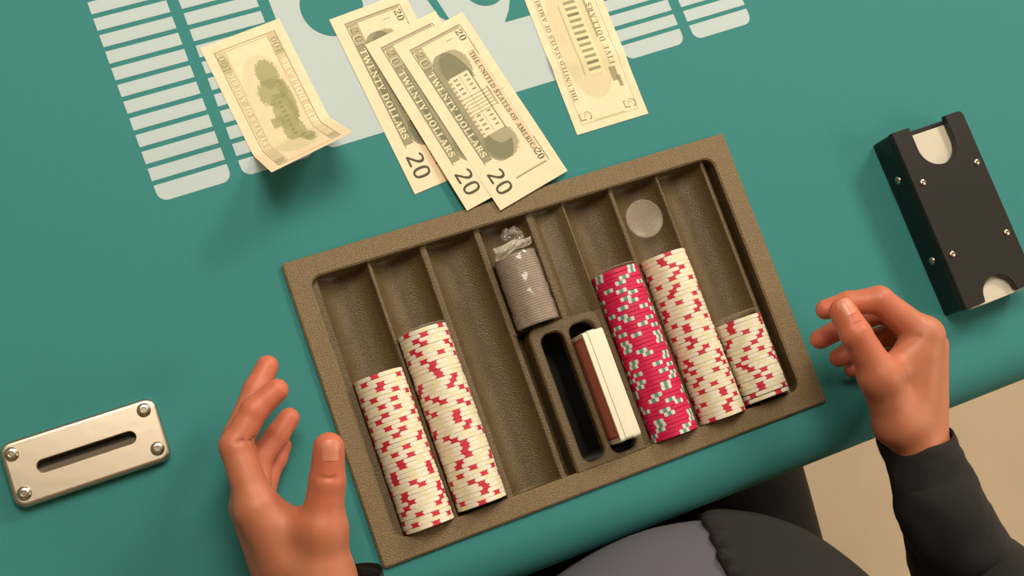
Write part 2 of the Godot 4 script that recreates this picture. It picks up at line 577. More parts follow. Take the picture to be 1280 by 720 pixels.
func make_chip(pink: bool) -> Node3D:
	var o := Node3D.new()
	var R := 19.4
	var hz := 1.62
	var b := MB.new()
	b.lathe([Vector2(0, -hz), Vector2(R - 0.35, -hz), Vector2(R, -hz + 0.35), Vector2(R, hz - 0.35), Vector2(R - 0.35, hz), Vector2(0, hz)], 40, 2)
	put("chip_body", b, M.magenta if pink else M.cream, o)
	if pink:
		for k in 4:
			var a := TAU * k / 4.0
			var s := put("edge_spot", spot_mesh(a - 0.225, a + 0.225, R, hz, 0.05), M.white_spot, o)
			put("spot_center", spot_mesh(a - 0.08, a + 0.08, R, hz, 0.08), M.green_spot, s)
	else:
		for k in 4:
			var a := TAU * k / 4.0
			put("edge_spot", spot_mesh(a - 0.185, a + 0.185, R, hz, 0.05, 0.68), M.red, o)
			put("pale_spot", spot_mesh(a + 0.6, a + 0.97, R, hz, 0.04), M.yellow, o)
	return o


func stack(proto: Node3D, kind: String, u: float, v0: float, v1: float, lean: float, words: String) -> void:
	var n := int(round((v1 - v0) / 3.3))
	for k in n:
		var c := proto.duplicate()
		c.name = numbered("poker_chip")
		add_child(c)
		var v := v0 + 3.3 * (k + 0.5)
		var tip := rng.randf_range(-0.006, 0.006)
		if lean > 0.0 and k >= n - 2:
			v += 1.0 + 0.6 * (k - n + 2)
			tip = -0.05 * lean
		c.position = at_tray(u + rng.randf_range(-0.22, 0.22), -0.75 + rng.randf_range(0.0, 0.25), v)
		c.basis = Basis(Vector3.UP, TURN + rng.randf_range(-0.004, 0.004)) * Basis(Vector3.RIGHT, tip) * Basis(Vector3.BACK, rng.randf() * TAU)
		tag(c, "%s poker chip, %s from far end, %s" % [kind, ordinal(k + 1), words], "poker chip", "chips in the " + words)


func chips() -> void:
	var white := make_chip(false)
	var pink := make_chip(true)
	var W := "white red-spotted"
	stack(white, W, 42.6, 102.5, 221.4, 0.0, "leftmost stack")
	stack(white, W, 86.0, 80.5, 219.5, 0.0, "second stack from left")
	stack(pink, "magenta white-spotted", 250.5, 83.0, 221.5, 0.0, "magenta stack")
	stack(white, W, 294.4, 83.0, 221.4, 0.0, "stack right of magenta")
	stack(white, W, 336.6, 152.0, 218.0, 1.0, "short right-hand stack")
	white.free()
	pink.free()
	var disc := MB.new()
	disc.lathe([Vector2(0, -0.6), Vector2(18.6, -0.6), Vector2(19.0, -0.2), Vector2(19.0, 0.2), Vector2(18.6, 0.6), Vector2(0, 0.6)], 40, 2)
	var dm := disc.mesh()
	for s in [[86.0, 79.0, 0.0, "clear plastic disc capping the second white chip stack"], [250.5, 81.2, -0.02, "clear plastic disc capping the magenta chip stack"], [336.6, 148.6, -0.06, "clear plastic disc capping the short white chip stack"]]:
		var o := put(numbered("spacer_disc"), dm, M.clear, self)
		o.position = at_tray(s[0], -0.8, s[1])
		o.basis = Basis(Vector3.UP, TURN) * Basis(Vector3.RIGHT, s[2])
		tag(o, s[3], "spacer disc", "clear spacer discs")
	var l := MB.new()
	l.lathe([Vector2(0, -0.7), Vector2(15.6, -0.7), Vector2(16.1, -0.3), Vector2(16.1, 0.3), Vector2(15.6, 0.7), Vector2(14.9, 0.75), Vector2(14.6, 0.55), Vector2(0, 0.55)], 48, 1)
	var o := put(numbered("spacer_disc"), l, M.clear, self)
	o.position = at_tray(294.4, -6.6, 48.0)
	o.basis = Basis(Vector3.UP, TURN) * Basis(Vector3.RIGHT, 0.03)
	tag(o, "loose clear plastic disc lying flat in the well above the white stack", "spacer disc", "clear spacer discs")


func wrapped_roll() -> void:
	var o := thing("wrapped_roll", at_tray(175.6, -1.0, 47.0), TURN)
	tag(o, "roll of grey clear discs wrapped in crinkled plastic film in the middle well", "wrapped roll")
	var b := MB.new()
	var prof := [Vector2(0, 0)]
	for k in 28:
		var z := k * 2.0
		prof.append(Vector2(16.0, z)); prof.append(Vector2(16.8, z + 0.35)); prof.append(Vector2(16.8, z + 1.55)); prof.append(Vector2(16.0, z + 1.95))
	prof.append(Vector2(0, 56.0))
	b.lathe(prof, 32, 2)
	put("disc_roll", b, M.roll, o)
	# the film: a tube with creases, gathered into a twisted flap beyond the far end
	var f := MB.new()
	var nz := FastNoiseLite.new()
	nz.seed = 4
	nz.frequency = 0.09
	var rows := 26
	var cols := 40
	var pts := []
	for r in rows + 1:
		var z := lerpf(-1.0, 57.2, r / float(rows))
		var line := []
		for k in cols:
			var a := TAU * k / cols
			var R := 17.2 + absf(nz.get_noise_3d(cos(a) * 18, sin(a) * 18, z * 0.6)) * 1.8
			line.append(Vector3(cos(a) * R, sin(a) * R, z))
		pts.append(line)
	grid(f, pts, true)
	put("plastic_film", f, M.film, o)
	var g := MB.new()
	var q := []
	for r in 9:
		var s := r / 8.0
		var line := []
		for k in 13:
			var w := k / 12.0
			var x := lerpf(-17.5, 16.0, w)
			var thick := 4.6 * sin(PI * clampf(s * 1.0, 0, 1)) * (1.0 - 0.55 * w)
			var mid := -4.5 - 4.0 * w + sin(w * 9.0) * 0.8
			line.append(Vector3(x, 10.0 + 3.0 * sin(w * 5.0) + cos(PI * s) * 1.5 + thick * 0.7 + nz.get_noise_2d(x * 3, s * 40) * 3.0, mid + (s - 0.5) * 10.0 * (1.0 - 0.5 * w)))
		q.append(line)
	grid(g, q, false)
	var fm: StandardMaterial3D = mat(Color(0.82, 0.78, 0.72, 0.55), 0.15)
	fm.transparency = BaseMaterial3D.TRANSPARENCY_ALPHA
	put("film_flap", g, fm, o)
	var c := MB.new()
	var cq := []
	for r in 10:
		var line := []
		for k in 24:
			var a := TAU * k / 24.0
			var s := r / 9.0
			var R := lerpf(9.5, 1.5, s) + nz.get_noise_2d(a * 14, s * 30) * 4.0
			line.append(Vector3(3.0 + cos(a) * R, 4.0 + s * 6.0 + nz.get_noise_2d(a * 20 + 50, s * 50) * 5.0, -15.0 + sin(a) * R * 0.8))
		cq.append(line)
	grid(c, cq, true)
	put("film_twist", c, M.film, o)


func grid(b: MB, pts: Array, closed: bool) -> void:   # a smooth sheet through rows of points
	var R := pts.size()
	var C: int = pts[0].size()
	var k0 := b.v.size()
	for r in R:
		for k in C:
			var kl := (k + C - 1) % C if closed else maxi(k - 1, 0)
			var kr := (k + 1) % C if closed else mini(k + 1, C - 1)
			var nn: Vector3 = (pts[r][kr] - pts[r][kl]).cross(pts[mini(r + 1, R - 1)][k] - pts[maxi(r - 1, 0)][k]).normalized()
			b.vert(pts[r][k], nn, Vector2(k / float(C - 1), r / float(R - 1)))
	for r in R - 1:
		for k in (C if closed else C - 1):
			var k2 := (k + 1) % C
			b.face(k0 + r * C + k, k0 + r * C + k2, k0 + (r + 1) * C + k)
			b.face(k0 + r * C + k2, k0 + (r + 1) * C + k2, k0 + (r + 1) * C + k)


func deck() -> void:
	var o := thing("card_deck", at_tray(206.4, -40.0, 167.0), TURN)
	tag(o, "deck of playing cards on edge, red back showing, in the right slot", "playing cards")
	var x := -9.0
	for s in [[4.4, 0.0, 0.2], [6.6, 0.5, -0.3], [6.5, -0.2, 0.3]]:
		var b := MB.new()
		var prof := rrect(-44.2 + s[2], 44.2 + s[2], 0.0, 63.3 + s[1], 3.2, 5)
		var tw := MB.new()
		tw.slab(prof, x, x + s[0] - 0.12, 0.12)
		# stand the packet on its long edge: (x, y, z) -> (y, z, x)
		for k in tw.v.size():
			tw.v[k] = Vector3(tw.v[k].y, tw.v[k].z, tw.v[k].x)
			tw.n[k] = Vector3(tw.n[k].y, tw.n[k].z, tw.n[k].x)
		for k in range(0, tw.i.size(), 3):
			var g := (tw.v[tw.i[k + 1]] - tw.v[tw.i[k]]).cross(tw.v[tw.i[k + 2]] - tw.v[tw.i[k]])
			if g.dot(tw.n[tw.i[k]]) > 0.0:
				var h := tw.i[k + 1]
				tw.i[k + 1] = tw.i[k + 2]
				tw.i[k + 2] = h
		put("card_packet", tw, M.card_edge, o)
		x += s[0]
	var im := Image.create(256, 176, false, Image.FORMAT_RGB8)
	for yy in 176:
		for xx in 256:
			var c := Color(0.88, 0.46, 0.38)
			if (xx + yy) % 8 < 2 or (xx - yy + 512) % 8 < 2: c = Color(0.90, 0.62, 0.54)
			if xx < 6 or yy < 6 or xx > 249 or yy > 169: c = Color(0.80, 0.36, 0.30)
			im.set_pixel(xx, yy, c)
	var m := mat(Color.WHITE, 0.45)
	m.albedo_texture = ImageTexture.create_from_image(im)
	var p := MB.new()
	var k0 := p.vert(Vector3(-9.12, 3.0, -40.8), Vector3.LEFT, Vector2(0, 1))
	p.vert(Vector3(-9.12, 60.6, -40.8), Vector3.LEFT, Vector2(0, 0))
	p.vert(Vector3(-9.12, 60.6, 40.8), Vector3.LEFT, Vector2(1, 0))
	p.vert(Vector3(-9.12, 3.0, 40.8), Vector3.LEFT, Vector2(1, 1))
	p.face(k0, k0 + 1, k0 + 2); p.face(k0, k0 + 2, k0 + 3)
	var back := put("card_back", p, m, o)
	back.set_meta("label", "red patterned back of the outermost card")
	o.rotation.z = -0.02


# ---------------------------------------------------------------- banknotes
var fonts := {}

func glyphs(im: Image, s: String, font: String, px: int, x: float, y: float, ink: Color, stretch := 1.0, spread := 0.0, edge := Color(0, 0, 0, 0)) -> float:
	# writes s with its baseline at y; stretch narrows or widens; returns the width
	if not fonts.has(font):
		var sf := SystemFont.new()
		sf.font_names = PackedStringArray([font.split("|")[0]])
		sf.font_weight = 700 if font.ends_with("bold") else 400
		fonts[font] = sf
	var ts := TextServerManager.get_primary_interface()
	var f: RID = fonts[font].get_rids()[0]
	var sz := Vector2i(px, 0)
	var pen := x
	for ch in s.length():
		var g := ts.font_get_glyph_index(f, px, s.unicode_at(ch), 0)
		ts.font_render_glyph(f, sz, g)
		var adv := ts.font_get_glyph_advance(f, px, g).x * stretch + spread
		if s[ch] != " " and im:
			var src := ts.font_get_texture_image(f, sz, ts.font_get_glyph_texture_idx(f, sz, g))
			var r: Rect2 = ts.font_get_glyph_uv_rect(f, sz, g)
			var off := ts.font_get_glyph_offset(f, sz, g)
			for yy in int(r.size.y):
				for xx in int(ceil(r.size.x * stretch)):
					var sx := int(r.position.x + minf(xx / stretch, r.size.x - 1))
					var a := src.get_pixel(sx, int(r.position.y) + yy).a
					if a > 0.02:
						var px_ := int(pen + off.x * stretch) + xx
						var py_ := int(y + off.y) + yy
						if px_ >= 0 and py_ >= 0 and px_ < im.get_width() and py_ < im.get_height():
							im.set_pixel(px_, py_, im.get_pixel(px_, py_).lerp(ink, a * ink.a))
		pen += adv
	return pen - x


func shade(im: Image, x0: int, y0: int, x1: int, y1: int, ink: Color) -> void:
	for y in range(maxi(y0, 0), mini(y1, im.get_height())):
		for x in range(maxi(x0, 0), mini(x1, im.get_width())):
			im.set_pixel(x, y, im.get_pixel(x, y).lerp(ink, ink.a))


func oval(im: Image, cx: float, cy: float, rx: float, ry: float, ink: Color, power := 2.0, rough := 0.0) -> void:
	var nz := FastNoiseLite.new()
	nz.frequency = 0.12
	for y in range(maxi(int(cy - ry), 0), mini(int(cy + ry) + 1, im.get_height())):
		for x in range(maxi(int(cx - rx), 0), mini(int(cx + rx) + 1, im.get_width())):
			var d := pow(absf(x - cx) / rx, power) + pow(absf(y - cy) / ry, power)
			if d + nz.get_noise_2d(x, y) * rough < 1.0: im.set_pixel(x, y, im.get_pixel(x, y).lerp(ink, ink.a))


func paper() -> Image:
	var im := Image.create(624, 264, false, Image.FORMAT_RGB8)
	im.fill(Color(0.975, 0.878, 0.745))
	var nz := FastNoiseLite.new()
	nz.frequency = 0.02
	for y in 264:
		for x in 624:
			var k := 1.0 + nz.get_noise_2d(x, y) * 0.035
			var c := im.get_pixel(x, y)
			im.set_pixel(x, y, Color(c.r * k, c.g * k, c.b * k))
	return im


const INK := Color(0.40, 0.42, 0.31)
const INK_SOFT := Color(0.55, 0.54, 0.38)

func frame_lines(im: Image, x0: int, y0: int, x1: int, y1: int, w: int, ink: Color) -> void:
	shade(im, x0, y0, x1, y0 + w, ink); shade(im, x0, y1 - w, x1, y1, ink)
	shade(im, x0, y0, x0 + w, y1, ink); shade(im, x1 - w, y0, x1, y1, ink)


func note_twenty() -> Image:
	var im := paper()
	var ink := INK
	# frame: double rule at the left end and along the top, a single one at the right end
	shade(im, 30, 34, 33, 226, Color(ink, 0.8)); shade(im, 33, 36, 42, 222, Color(ink, 0.4))
	shade(im, 560, 40, 563, 160, Color(ink, 0.85)); shade(im, 556, 44, 560, 160, Color(ink, 0.3))
	shade(im, 30, 30, 150, 33, Color(ink, 0.6)); shade(im, 470, 30, 562, 34, Color(ink, 0.6)); shade(im, 96, 33, 500, 35, Color(ink, 0.35))
	shade(im, 32, 222, 480, 226, Color(ink, 0.5))
	# picture: trees at both ends, a pale building with pillars and a pediment between
	oval(im, 290, 148, 202, 66, Color(ink, 0.62), 2.6)
	oval(im, 320, 112, 120, 50, Color(0.97, 0.878, 0.745, 0.9), 3.0)
	oval(im, 150, 124, 62, 52, Color(ink, 0.5), 2.0, 0.3)
	oval(im, 434, 134, 58, 56, Color(ink, 0.5), 2.0, 0.3)
	shade(im, 176, 96, 396, 166, Color(0.975, 0.882, 0.752, 0.95))
	shade(im, 172, 92, 402, 96, Color(ink, 0.8)); shade(im, 180, 132, 392, 134, Color(ink, 0.5))
	for k in 12:
		var x := 186 + k * 17
		if k < 4 or k > 7:
			shade(im, x, 104, x + 6, 118, Color(ink, 0.7)); shade(im, x, 142, x + 6, 158, Color(ink, 0.7))
	for k in 6: shade(im, 256 + k * 12, 74, 259 + k * 12, 166, Color(ink, 0.6))
	shade(im, 250, 68, 322, 74, Color(ink, 0.5)); shade(im, 262, 56, 310, 66, Color(0.975, 0.882, 0.752))
	for k in 26: shade(im, 260 + k * 2, 68 - k / 2, 262 + k * 2, 70 - k / 2, Color(ink, 0.5))
	shade(im, 284, 20, 286, 56, Color(ink, 0.5))
	for k in 14: shade(im, 180 + k * 16, 164, 190 + k * 16, 176, Color(0.975, 0.882, 0.752, 0.8))
	# lettering
	shade(im, 124, 38, 508, 62, Color(ink, 0.16))
	glyphs(im, "THE UNITED STATES OF AMERICA", "Droid Serif|bold", 24, 128, 60, Color(0.36, 0.36, 0.25), 0.86, 1.0)
	shade(im, 112, 194, 470, 224, Color(ink, 0.62))
	glyphs(im, "TWENTY DOLLARS", "Droid Serif|bold", 31, 128, 220, Color(0.95, 0.90, 0.74), 0.98, 2.5)
	shade(im, 40, 186, 116, 224, Color(ink, 0.45))
	glyphs(im, "20", "Droid Serif|bold", 44, 46, 222, Color(0.93, 0.88, 0.71), 1.15, 3.0)
	glyphs(im, "20", "Droid Serif|bold", 38, 50, 219, Color(ink, 0.75), 1.15, 6.0)
	glyphs(im, "20", "Droid Serif|bold", 33, 44, 60, Color(0.34, 0.34, 0.23), 1.1, 2.0)
	glyphs(im, "20", "Droid Serif|bold", 33, 510, 60, Color(0.34, 0.34, 0.23), 1.05, 1.0)
	oval(im, 548, 214, 72, 40, Color(0.975, 0.882, 0.752), 2.0)
	glyphs(im, "20", "Droid Sans|regular", 74, 500, 238, Color(0.30, 0.31, 0.22), 1.04, 2.0)
	glyphs(im, "20", "Droid Sans|regular", 74, 502, 238, Color(0.30, 0.31, 0.22), 1.04, 2.0)
	glyphs(im, "20", "Droid Sans|regular", 74, 501, 239, Color(0.30, 0.31, 0.22), 1.04, 2.0)
	shade(im, 60, 80, 64, 104, Color(ink, 0.4))
	return im


func note_five() -> Image:
	var im := paper()
	var ink := INK_SOFT
	frame_lines(im, 26, 26, 598, 238, 3, Color(ink, 0.45))
	oval(im, 312, 128, 215, 84, Color(0.86, 0.81, 0.66, 0.9), 2.2)
	shade(im, 176, 92, 448, 96, Color(0.9, 0.84, 0.66)); shade(im, 186, 100, 438, 104, Color(ink, 0.45)); shade(im, 170, 112, 454, 116, Color(0.92, 0.86, 0.68))
	for k in 12:
		var x := 184 + k * 22
		shade(im, x, 122, x + 9, 168, Color(0.93, 0.87, 0.70)); shade(im, x + 10, 122, x + 20, 164, Color(0.45, 0.44, 0.30, 0.85 if k % 4 == 1 else 0.6))
	shade(im, 170, 168, 454, 176, Color(0.92, 0.86, 0.68))
	glyphs(im, "THE UNITED STATES OF AMERICA", "Droid Serif|bold", 22, 108, 48, Color(0.47, 0.46, 0.33), 0.98, 1.0)
	for k in 26: oval(im, 150 + k * 12.6, 206, 5, 6, Color(0.95, 0.90, 0.74), 2.0)
	shade(im, 140, 190, 190, 214, Color(0.50, 0.49, 0.34, 0.7)); shade(im, 300, 192, 480, 199, Color(0.50, 0.49, 0.34, 0.6)); shade(im, 116, 206, 156, 220, Color(0.50, 0.49, 0.34, 0.7))
	glyphs(im, "FIVE DOLLARS", "Droid Serif|bold", 26, 196, 218, Color(0.5, 0.49, 0.35), 1.0, 3.0)
	for p in [[34, 62], [34, 236], [548, 62], [548, 236]]: glyphs(im, "5", "Droid Serif|bold", 58, p[0], p[1] + 10 if p[1] < 100 else p[1], Color(0.48, 0.47, 0.33), 1.1)
	for p in [[34, 62], [34, 236], [548, 62], [548, 236]]: glyphs(im, "5", "Droid Serif|regular", 50, p[0] + 3, p[1] + 7 if p[1] < 100 else p[1] - 3, Color(0.975, 0.882, 0.752), 1.1)
	for k in 14: shade(im, 28, 78 + k * 8, 34, 82 + k * 8, Color(ink, 0.6))
	return im


func note_hundred() -> Image:
	var im := paper()
	var ink := INK_SOFT
	frame_lines(im, 30, 30, 594, 234, 3, Color(ink, 0.75)); frame_lines(im, 38, 62, 586, 204, 2, Color(ink, 0.6))
	oval(im, 312, 134, 228, 78, Color(0.87, 0.83, 0.68, 0.85), 2.4)
	for p in [[470, 150, 50, 34], [410, 140, 46, 46], [340, 150, 62, 36], [270, 150, 60, 34], [200, 170, 46, 22], [376, 176, 70, 18], [160, 168, 36, 16]]: oval(im, p[0], p[1], p[2], p[3], Color(0.56, 0.56, 0.38, 0.62), 2.0, 0.55)
	shade(im, 250, 132, 384, 170, Color(0.66, 0.64, 0.45, 0.7))
	for k in 8: shade(im, 258 + k * 16, 140, 264 + k * 16, 152, Color(0.52, 0.51, 0.35, 0.7))
	shade(im, 300, 96, 332, 134, Color(0.60, 0.58, 0.41, 0.7))
	shade(im, 60, 36, 560, 60, Color(ink, 0.4))
	glyphs(im, "THE UNITED STATES OF AMERICA", "Droid Serif|bold", 24, 92, 57, Color(0.95, 0.90, 0.75), 0.98, 1.2)
	shade(im, 70, 204, 540, 232, Color(ink, 0.28))
	glyphs(im, "ONE HUNDRED DOLLARS", "Droid Serif|bold", 29, 96, 230, Color(0.96, 0.91, 0.76), 0.98, 2.0)
	for p in [[36, 58], [36, 232], [520, 58], [520, 232]]:
		shade(im, p[0] - 3, p[1] - 28, p[0] + 70, p[1] + 2, Color(ink, 0.3))
		glyphs(im, "100", "Droid Serif|bold", 34, p[0], p[1], Color(0.95, 0.90, 0.75), 0.95, 1.0)
		glyphs(im, "100", "Droid Serif|regular", 32, p[0] + 1, p[1] - 1, Color(0.50, 0.49, 0.34), 0.98, 1.2)
	return im


func banknote(tex: Image, x: float, z: float, turn: float, upward: bool, height: Callable, label: String) -> void:
	var o := thing("banknote", Vector3(x, TOP, z) * MM, turn)
	tag(o, label, "banknote", "banknotes on the cloth")
	var b := MB.new()
	var nu := 14
	var nt := 44
	for side in 2:
		var k0 := b.v.size()
		var pts := []
		for r in nt + 1:
			var line := []
			for k in nu + 1: line.append(height.call(66.3 * k / nu, 156.0 * r / nt))
			pts.append(line)
		grid(b, pts, false)
		for r in nt + 1:
			for k in nu + 1:
				var q := k0 + r * (nu + 1) + k
				var s := k / float(nu)
				var w := r / float(nt)
				b.t[q] = Vector2(1.0 - w, s) if upward else Vector2(w, 1.0 - s)
				if b.n[q].y < 0.0: b.n[q] = -b.n[q]
				if side == 1:
					b.v[q] -= b.n[q] * 0.00012
					b.n[q] = -b.n[q]
	b.rewind()
	var key := "note%d" % tex.get_instance_id()
	if not M.has(key):
		var m := mat(Color.WHITE, 0.75)
		m.albedo_texture = ImageTexture.create_from_image(tex)
		m.texture_repeat = false
		m.backlight_enabled = true
		m.backlight = Color(0.42, 0.38, 0.30)
		M[key] = m
	put("printed_sheet", b, M[key], o)


func banknotes() -> void:
	var twenty := note_twenty()
	var flat := func(y0: float, y1: float, wave: float) -> Callable:
		return func(s: float, t: float) -> Vector3: return Vector3(s, lerpf(y0, y1, t / 156.0) + wave * sin(t * 0.045 + s * 0.03) * sin(t * PI / 156.0), t)
	banknote(twenty, 73.9, -415.5, 0.4719, false, flat.call(0.5, 0.6, 0.15), "twenty dollar note at the left and bottom of the fanned three")
	banknote(twenty, 102.7, -396.8, 0.5596, false, flat.call(1.1, 5.6, 0.25), "middle one of the three fanned twenty dollar notes")
	banknote(twenty, 125.8, -396.3, 0.5869, false, flat.call(2.0, 6.4, 0.35), "topmost and rightmost of the three fanned twenty dollar notes")
	banknote(note_five(), 221.5, -481.7, 0.369, true, func(s: float, t: float) -> Vector3: return Vector3(s, 0.5 + 1.6 * exp(-pow((t - 96.0 - s * 0.05) / 9.0, 2.0)), t), "five dollar note lying alone right of the fanned notes")
	# one end of the hundred curls up: past a line across the note it follows a circle
	var turn := 0.09
	var n := Vector2(sin(turn), cos(turn))
	banknote(note_hundred(), -23.7, -381.7, 0.4839, true, func(s: float, t: float) -> Vector3:
		var d := n.dot(Vector2(s, t)) - 87.0
		if d <= 0.0: return Vector3(s, 0.5, t)
		var R := 12.0
		var a := minf(d / R, 1.06)
		var e := maxf(d - R * 1.06, 0.0)
		var k := R * sin(a) + e * cos(a) - d
		return Vector3(s + n.x * k, 0.5 + R * (1.0 - cos(a)) + e * sin(a), t + n.y * k), "hundred dollar note with its near end curled up off the table")


# ---------------------------------------------------------------- the steel slot plate and the black card box
func screw(r: float, h: float) -> MB:
	var b := MB.new()
	b.lathe([Vector2(r, -0.3), Vector2(r, h * 0.3), Vector2(r * 0.95, h * 0.6), Vector2(r * 0.72, h * 0.95), Vector2(r * 0.45, h), Vector2(r * 0.42, h * 0.35), Vector2(0, h * 0.35)], 24, 1)
	return b


func slot_plate() -> void:
	var o := thing("drop_slot_plate", Vector3(-84.8, TOP, -71.3) * MM, 0.3536)
	tag(o, "brushed steel money slot plate fixed to the table by four screws", "slot plate")
	var b := MB.new()
	var P := rrect(-54, 54, -23.5, 23.5, 8.0, 6)
	var H := rrect(-33.5, 34.5, -4.4, 4.4, 4.38, 8)
	var y := 0.0
	var prev := P
	b.band(P, 0.1, P, 6.0, 0.0)
	for k in 4:
		var a := (k + 1) * PI / 8.0
		var nx := MB.inset(P, 3.0 * (1.0 - cos(a)))
		b.band(prev, 6.0 + 3.0 * sin(k * PI / 8.0), nx, 6.0 + 3.0 * sin(a), (k + 0.5) * PI / 8.0)
		prev = nx
	b.cap(prev, [MB.inset(H, -0.5)], 9.0, 1.0)
	b.band(H, 0.1, H, 8.4, 0.0, -1.0)
	b.band(H, 8.4, MB.inset(H, -0.5), 9.0, 0.8, -1.0)
	put("plate", b, M.steel, o)
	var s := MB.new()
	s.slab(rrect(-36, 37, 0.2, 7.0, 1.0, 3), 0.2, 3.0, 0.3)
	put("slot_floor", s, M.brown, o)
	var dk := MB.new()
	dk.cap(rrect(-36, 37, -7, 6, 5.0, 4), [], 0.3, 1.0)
	put("slot_shade", dk, M.dark, o)  # flat near-black sheet, painted in as the shade down the slot
	var sc := screw(4.9, 2.6).mesh()
	for p in [Vector2(-46.5, -14.5), Vector2(45.0, -15.5), Vector2(-46.0, 14.0), Vector2(46.0, 13.5)]: put("screw", sc, M.screw, o, Vector3(p.x, 9.0, p.y))


func card_box() -> void:
	# frame: x across (0..73), z away to near (0..164), y up; the top plate lies at 30 mm
	var o := thing("card_box", Vector3(545.0, TOP, -349.0) * MM, 0.3536 + 0.02)
	tag(o, "black metal card box with thumb notches and bright screw heads", "card box")
	var W := 75.0
	var L := 160.0
	var base := MB.new()
	base.slab(rrect(0, W, 0, L, 3.0, 4), 0.3, 3.0, 0.5)
	put("base", base, M.black, o)
	for x in [[0.0, 9.0], [W - 9.0, W]]:
		var sd := MB.new()
		sd.slab(rrect(x[0], x[1], 0, L, 2.5, 4), 3.0, 26.0, 1.2)
		put("side_rail", sd, M.black_gloss, o)
	var back := MB.new()
	back.slab(rrect(9.0, W - 9.0, 2.0, 6.0, 0.5, 2), 3.0, 20.0, 0.5)
	put("end_wall", back, M.black, o)
	# the top plate with a notch at each end
	var P := PackedVector2Array()
	var c0 := W * 0.5
	P.append(Vector2(0.5, 0.0)); P.append(Vector2(c0 - 18.5, 0.0))
	for k in 17:
		var a := PI - PI * k / 16.0
		P.append(Vector2(c0 + cos(a) * 18.5, 20.0 + sin(a) * 18.5))
	P.append(Vector2(c0 + 18.5, 0.0)); P.append(Vector2(W - 4.0, 0.0)); P.append(Vector2(W - 1.2, 1.2)); P.append(Vector2(W, 4.0)); P.append(Vector2(W, L - 0.5))
	P.append(Vector2(c0 + 17.0, L))
	for k in 17:
		var a := -PI * k / 16.0
		P.append(Vector2(c0 + cos(a) * 16.0, L - 3.0 + sin(a) * 15.0))
	P.append(Vector2(c0 - 17.0, L)); P.append(Vector2(0.5, L))
	var tp := MB.new()
	tp.slab(P, 26.2, 31.0, 0.7)
	put("top_plate", tp, M.black, o)
	var hs := screw(2.9, 1.7).mesh()
	for p in [Vector2(9.5, 48.0), Vector2(67.0, 47.0), Vector2(8.5, 113.0), Vector2(66.5, 112.0)]: put("screw", hs, M.screw, o, Vector3(p.x, 31.0, p.y))
	for z in [38.0, 112.0]:
		var s := put("screw", screw(3.6, 2.0), M.screw, o, Vector3(0.0, 15.0, z))
		s.rotation.z = PI / 2
	var cd := put(numbered("blank_card"), null_card(W, L), M.blank, self)
	cd.transform = o.transform * Transform3D(Basis.IDENTITY, Vector3(0, 0.0, 0))
	tag(cd, "pale blank card pack showing through both notches of the black box", "card")


func null_card(W: float, L: float) -> MB:
	var b := MB.new()
	b.slab(rrect(10.0, W - 10.0, 6.5, L + 1.6, 1.0, 3), 20.4, 24.6, 0.3)
	return b


